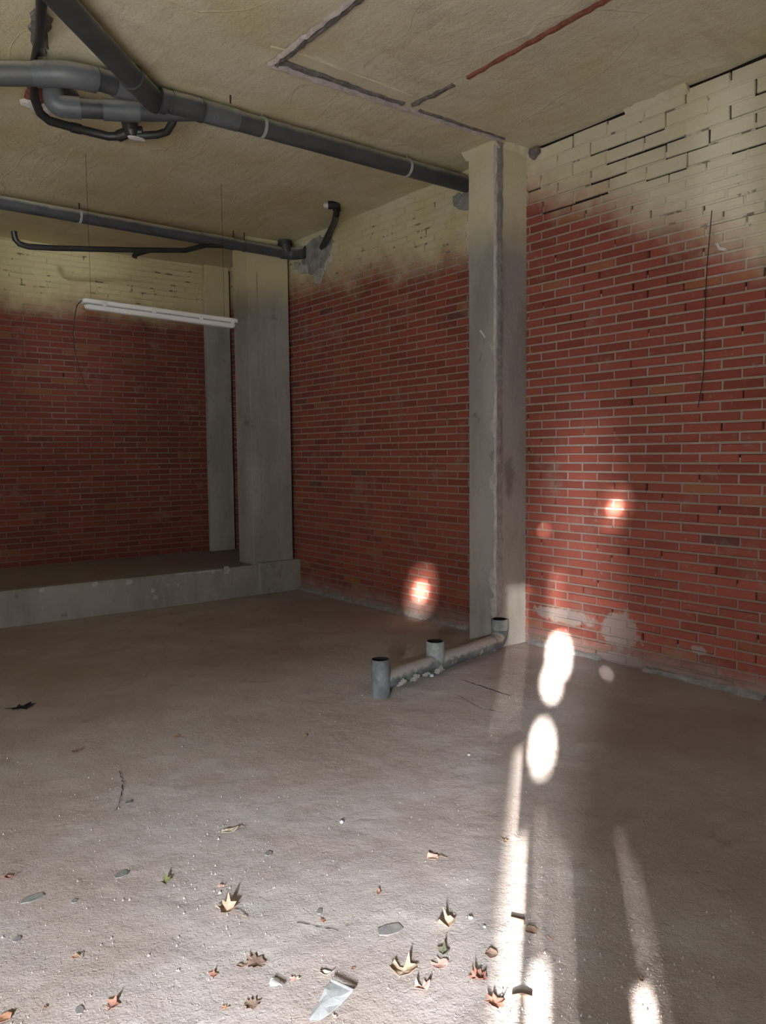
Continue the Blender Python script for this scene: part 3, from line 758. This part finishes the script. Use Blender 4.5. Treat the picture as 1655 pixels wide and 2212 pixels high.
def colmat(name, a, b):
    if name not in M: M[name] = mat_simple(name, a, b, 40, .8, .001, .25, 150)
    return name
LEAF = dict(tan=((.33, .225, .155), (.44, .325, .24)), brown=((.15, .10, .075), (.23, .16, .125)), red=((.19, .085, .06), (.28, .145, .11)),
            pink=((.42, .25, .21), (.56, .36, .30)), green=((.10, .105, .045), (.17, .165, .07)), grey=((.16, .15, .15), (.22, .21, .205)),
            olive=((.055, .053, .036), (.095, .09, .06)), black=((.008, .007, .012), (.018, .016, .025)), orange=((.27, .13, .08), (.37, .21, .14)), white=((.72, .72, .72), (.82, .82, .82)),
            pale=((.30, .305, .31), (.37, .375, .38)), beige=((.40, .34, .26), (.52, .46, .36)))
for k, (a, b) in LEAF.items(): colmat('scrap_'+k, a, b)
SHAPES = dict(
    lobed=[(0, 1), (.16, .62), (.42, .72), (.40, .40), (.85, .45), (.62, .12), (.92, -.22), (.45, -.25), (.42, -.62), (.08, -.55),
           (-.42, -.62), (-.45, -.25), (-.92, -.22), (-.62, .12), (-.85, .45), (-.40, .40), (-.42, .72), (-.16, .62)],
    oval=[(math.sin(a)*.45*(1+.25*math.cos(a)), math.cos(a)) for a in [k*math.pi/7 for k in range(14)]],
    half=[(-.95, .1), (-.7, .55), (-.42, .95), (-.25, .42), (.05, .30), (.25, .5), (.55, 1.0), (.6, .45), (.85, .35), (.95, 0), (.75, -.4), (.3, -.6), (-.3, -.55), (-.8, -.35)],
    shred=[(-.9, -.2), (-.3, -.05), (-.2, .5), (.1, .15), (.5, .9), (.6, .2), (.95, .05), (.5, -.25), (.45, -.7), (0, -.35), (-.45, -.7), (-.5, -.3)],
    chip=[(-.85, -.35), (-.7, .45), (-.1, .7), (.75, .55), (.85, -.2), (.4, -.6), (-.3, -.65)])
def skin(bm, th):
    """gives an open sheet a second side th below it and a closed rim"""
    rim = [e for e in bm.edges if len(e.link_faces) == 1]; fs = bm.faces[:]
    low = {v: bm.verts.new(v.co-V3((0, 0, th))) for v in bm.verts[:]}
    for f in fs: bm.faces.new([low[v] for v in reversed(f.verts)])
    for e in rim:
        a, b = e.verts; bm.faces.new((b, a, low[a], low[b]))
    bmesh.ops.recalc_face_normals(bm, faces=bm.faces)
def scrap(name, x, y, size, shape, ang, color, label, cat, curl=.25, aspect=1.0, stem=0.0, thick=.0012, group=None, lift=0.0):
    """dry leaf or flake lying on the floor; size is its pixel width in the photograph"""
    P = at(x, y, 2, 0); dep = (P-EYE).dot(fwd); r_ = size/F*dep/2
    out = SHAPES[shape]; ca, sa = math.cos(ang), math.sin(ang); bm = bmesh.new()
    def pt(u, v, k):
        u *= aspect
        u_, v_ = u*r_+random.uniform(-.05, .05)*r_, v*r_
        rad = (u*u+v*v)
        z_ = .0035+lift + curl*r_*rad*(.6+.5*math.sin(3*math.atan2(v, u)+x)) + curl*r_*.35*abs(u)
        return bm.verts.new(P+V3((u_*ca-v_*sa, u_*sa+v_*ca, max(.002, z_))))
    o_ = [pt(u, v, 1) for u, v in out]; i_ = [pt(u*.55, v*.55, .5) for u, v in out]; c = pt(0, 0, 0); n_ = len(out)
    for k in range(n_):
        j = (k+1) % n_
        bm.faces.new((o_[k], o_[j], i_[j], i_[k])); bm.faces.new((i_[k], i_[j], c))
    bmesh.ops.recalc_face_normals(bm, faces=bm.faces)
    if sum(f.normal.z for f in bm.faces) < 0: bmesh.ops.reverse_faces(bm, faces=bm.faces[:])
    skin(bm, thick)
    o = obj(name, bm, 'scrap_'+color, origin=P); tag(o, label, cat, group)
    if stem:
        d = V3((-sa, ca, 0))*-1
        b0 = P+d*r_*.3+V3((0, 0, .006+lift)); T('stem', [b0, P+d*r_*(.9)+V3((0, 0, .012)), P+d*r_*(1+stem)+V3((.3*stem*r_, 0, .004))], .0016, 'scrap_brown', o, 6)
    return o
L_ = 'dry_leaf'
scrap(L_, 490, 1972, 62, 'lobed', .4, 'tan', 'large curled tan leaf standing alone in the left middle of the floor', 'leaf', .75, .9, .6, lift=.004)
scrap(L_, 553, 2082, 60, 'lobed', 1.4, 'brown', 'broad flat brown leaf with a dark edge below the large curled tan leaf', 'leaf', .22)
scrap(L_, 522, 2090, 24, 'oval', .8, 'brown', 'small dark leaf touching the left side of the broad flat brown leaf', 'leaf', .5)
scrap(L_, 460, 2110, 28, 'shred', .9, 'red', 'jagged red leaf scrap left of the broad flat brown leaf', 'leaf', .35)
scrap(L_, 545, 2174, 44, 'lobed', .2, 'brown', 'round brown leaf near the bottom edge, under the white paper scrap', 'leaf', .25)
scrap(L_, 487, 2180, 20, 'shred', 2.0, 'orange', 'small orange scrap left of the round brown leaf at the bottom', 'leaf', .3)
scrap(L_, 240, 2176, 46, 'shred', .6, 'red', 'long ragged reddish leaf at the bottom left beside a grey chip', 'leaf', .4)
scrap(L_, 163, 2069, 20, 'chip', .5, 'orange', 'tiny pointed orange leaf on bare floor at the lower left', 'leaf', .2, 1, .6)
scrap(L_, 98, 2178, 14, 'oval', 2.9, 'red', 'tiny narrow red leaf standing left of the bottom grey chip', 'leaf', .5)
scrap(L_, 8, 2203, 40, 'chip', .3, 'orange', 'pale orange leaf cut off by the bottom left corner', 'leaf', .25)
scrap(L_, 20, 1899, 30, 'oval', 1.2, 'red', 'folded reddish leaf at the left edge of the floor', 'leaf', .7)
scrap(L_, 357, 1907, 34, 'shred', .3, 'green', 'small green sprig on the floor left of the large curled tan leaf', 'leaf', .6)
scrap(L_, 478, 1917, 16, 'shred', 1.9, 'pink', 'small curled scrap just above the large curled tan leaf', 'leaf', .7)
scrap(L_, 497, 1797, 40, 'oval', 1.5, 'beige', 'pointed beige leaf with a long stem in the middle distance', 'leaf', .35, 1, .5)
scrap(L_, 168, 1623, 30, 'oval', 1.9, 'brown', 'narrow brown leaf on the dim floor right of the black strip', 'leaf', .2)
scrap(L_, 383, 1592, 16, 'chip', .4, 'orange', 'small rust orange flake on the dim floor', 'leaf', .2)
scrap(L_, 660, 1593, 16, 'shred', .7, 'brown', 'small dark leaf alone on the dim middle floor', 'leaf', .5)
scrap(L_, 935, 1856, 36, 'chip', .9, 'pink', 'pinkish folded leaf with a stem left of the long sunlit strip', 'leaf', .5, .8, .6)
scrap(L_, 818, 1930, 20, 'oval', 2.6, 'red', 'small rusty folded leaf in the centre of the floor', 'leaf', .6)
scrap(L_, 966, 2001, 46, 'half', .1, 'tan', 'rolled tan leaf right of the dark grey flake', 'leaf', .75, 1, 0)
scrap(L_, 871, 2101, 68, 'half', -.5, 'tan', 'large tan brown leaf with two raised points near the bottom centre', 'leaf', .45)
scrap(L_, 952, 2086, 44, 'half', .2, 'pink', 'flat pinkish leaf right of the large two-pointed leaf', 'leaf', .15)
scrap(L_, 957, 2062, 38, 'shred', .6, 'olive', 'dark olive shrivelled leaf directly behind the flat pinkish leaf', 'leaf', .8)
scrap(L_, 913, 2137, 38, 'half', -.3, 'pink', 'pale pink cupped leaf below the large two-pointed leaf', 'leaf', .6)
scrap(L_, 1062, 2064, 40, 'chip', .2, 'brown', 'creased brown leaf touching the left edge of the long sunlit strip', 'leaf', .25, .9)
scrap(L_, 1036, 2115, 50, 'lobed', .9, 'red', 'curled red brown leaf with raised lobes left of the sunlit strip', 'leaf', .65)
scrap(L_, 1072, 2170, 56, 'lobed', 2.0, 'red', 'spiky red brown leaf lying at the foot of the sunlit strip', 'leaf', .5)
scrap(L_, 1148, 2014, 36, 'chip', .5, 'brown', 'shaded brown leaf just right of the long sunlit strip', 'leaf', .3)
scrap(L_, 1190, 2030, 18, 'oval', .1, 'orange', 'thin upright orange leaf between the two sunlit strips', 'leaf', .6, .5)
scrap(L_, 705, 2106, 34, 'oval', .9, 'beige', 'yellowish curled leaf at the top corner of the torn grey sheet', 'leaf', .6)
scrap(L_, 637, 2118, 26, 'shred', 2.2, 'pink', 'broken pinkish leaf bits right of the white paper scrap', 'leaf', .3)
scrap(L_, 763, 2095, 12, 'chip', .2, 'red', 'tiny red flake between the torn grey sheet and the two-pointed leaf', 'leaf', .3)
scrap(L_, 1090, 1820, 22, 'shred', .4, 'brown', 'brown leaf scrap at the upper end of the long sunlit strip', 'leaf', .4)
scrap(L_, 722, 2202, 18, 'shred', .4, 'pink', 'small pink scrap at the bottom edge below the torn grey sheet', 'leaf', .4)
scrap(L_, 697, 1992, 16, 'shred', 1.0, 'red', 'small red scrap beside the thin grey curl in the centre', 'leaf', .4)
scrap(L_, 1385, 2120, 22, 'shred', .7, 'brown', 'small brown scrap above the rightmost sun patch at the bottom', 'leaf', .5)
# mineral flakes
def chip(x, y, s, col_, label, ang=.4, asp=1.0, th=.004, name='grey_chip'):
    return scrap(name, x, y, s, 'chip', ang, col_, label, 'chip', .02, asp, 0, th)
chip(37, 2030, 24, 'grey', 'square dark grey chip near the left edge of the floor', .9)
chip(262, 1890, 32, 'grey', 'flat grey chip right of the folded reddish leaf', .2, 1.2)
chip(172, 2184, 26, 'grey', 'upright grey chip between tiny red leaf and ragged reddish leaf', 1.3, 1.2)
chip(842, 2010, 52, 'grey', 'wide dark grey flake in the centre of the bright floor', -.3, 1.3)
chip(70, 1942, 36, 'grey', 'thin grey flake below the folded reddish leaf', .0, 1.6)
chip(580, 1845, 22, 'grey', 'small rectangular grey chip below the pointed beige leaf', .6)
chip(160, 1948, 18, 'grey', 'small dark chip right of the thin grey flake', .7)
chip(690, 1970, 30, 'grey', 'thin grey curl in the centre left of the dark grey flake', -.7, .5)
chip(278, 1734, 18, 'grey', 'round dark chip beside the trowel mark', .3)
pap = scrap('paper_scrap', 594, 2124, 34, 'chip', .9, 'white', 'bright white paper scrap on the floor right of the broad brown leaf', 'paper', .06)
st = T('twig', [at(x, y, 2, .012) for x, y in ((588, 2117), (598, 2122), (611, 2129))], .0032, 'scrap_grey', None, 8); tag(st, 'short grey twig lying across the white paper scrap', 'twig')
# torn sheet with a folded edge
pts = [(668, 2200), (673, 2185), (688, 2165), (702, 2135), (712, 2122), (735, 2125), (765, 2137), (752, 2152), (735, 2170), (710, 2190), (690, 2203)]
P0 = at(712, 2165, 2, 0); bm = bmesh.new()
ring = [bm.verts.new(at(x, y, 2, .004+.005*((k*7) % 3 == 0))) for k, (x, y) in enumerate(pts)]
inn = [bm.verts.new(V3((v.co.x*.5+P0.x*.5, v.co.y*.5+P0.y*.5, .008))) for v in ring]; c = bm.verts.new(P0+V3((0, 0, .010)))
for k in range(len(pts)):
    j = (k+1) % len(pts); bm.faces.new((ring[k], ring[j], inn[j], inn[k])); bm.faces.new((inn[k], inn[j], c))
bmesh.ops.recalc_face_normals(bm, faces=bm.faces)
if sum(f.normal.z for f in bm.faces) < 0: bmesh.ops.reverse_faces(bm, faces=bm.faces[:])
skin(bm, .002)
tag(obj('torn_sheet', bm, 'scrap_pale', origin=P0), 'torn pale grey sheet lying creased at the bottom centre of the floor', 'sheet')
st = T('twig', [at(x, y, 2, .02) for x, y in ((716, 2117), (735, 2126), (764, 2140))], .0045, 'scrap_grey', None, 8); tag(st, 'grey twig along the upper edge of the torn grey sheet', 'twig')
st = T('twig', [at(x, y, 2, .008) for x, y in ((1104, 1985), (1120, 1989), (1133, 1992))], .007, 'scrap_brown', None, 8); tag(st, 'short dark twig crossing the long sunlit strip', 'twig')
st = T('twig', [at(x, y, 2, .008) for x, y in ((1106, 2152), (1128, 2151), (1150, 2155))], [.004, .008, .004], 'scrap_brown', None, 8); tag(st, 'dark pod-like twig between the two sunlit strips at the bottom', 'twig')
bl = scrap('black_strip', 45, 1528, 66, 'shred', -.35, 'black', 'black shredded plastic strip at the left edge of the dim floor', 'plastic', .12, 1.0)
bl.scale = (1, 1, 1)
for k, (x, y, s, lab) in enumerate(((1013, 1632, 9, 'white pebble left of the oval sun patch'), (738, 1778, 13, 'whitish pebble in the middle of the floor'), (1017, 1985, 14, 'pale pebble left of the long sunlit strip'), (1047, 2004, 10, 'small beige pebble beside the long sunlit strip'), (192, 1681, 6, 'tiny white crumb above the trowel mark'), (393, 1614, 6, 'tiny white crumb below the rust orange flake'), (933, 1462, 13, 'pale mortar lump under the middle socket of the floor pipe'))):
    P = at(x, y, 2, 0); r_ = s*.75/F*(P-EYE).dot(fwd)/2
    bm = bmesh.new(); bmesh.ops.create_icosphere(bm, subdivisions=2, radius=r_)
    for v in bm.verts: v.co *= 1+.35*noise.noise(v.co*(1.6/r_)+V3((k, 0, 0))); v.co.z *= .75; 
    bmesh.ops.translate(bm, verts=bm.verts, vec=P+V3((0, 0, r_*.6)))
    tag(obj('pebble', bm, 'scrap_pale', origin=P, smooth=True), lab, 'pebble')
# grit: thousands of crumbs nobody could count
V, Fc = [], []
random.seed(3)
for k in range(1700):
    y = random.uniform(1330, 2240) if k % 3 else random.uniform(1700, 2260); x = random.uniform(-60, 1720)
    P = at(x, y, 2, 0)
    if P.x > XR-.05 or P.y > YK-.05 or (P.x > 4.15 and 4.05 < P.y < 4.4): continue
    r_ = abs(random.gauss(0, .0016))+.001; n_ = 5; o = len(V); a0 = random.random()*6
    for j in range(n_):
        a = a0+j*2*math.pi/n_; V.append((P.x+math.cos(a)*r_*random.uniform(.7, 1.4), P.y+math.sin(a)*r_*random.uniform(.7, 1.2), -.002))
    V.append((P.x, P.y, r_*random.uniform(.5, .9)+.003))
    for j in range(n_): Fc.append((o+j, o+(j+1) % n_, o+n_))
me = bpy.data.meshes.new('grit'); me.from_pydata(V, [], Fc); me.materials.append(M['floor'])
gr = bpy.data.objects.new('grit', me); C.objects.link(gr); tag(gr, 'fine mortar grit scattered over the floor', 'grit', kind='stuff')
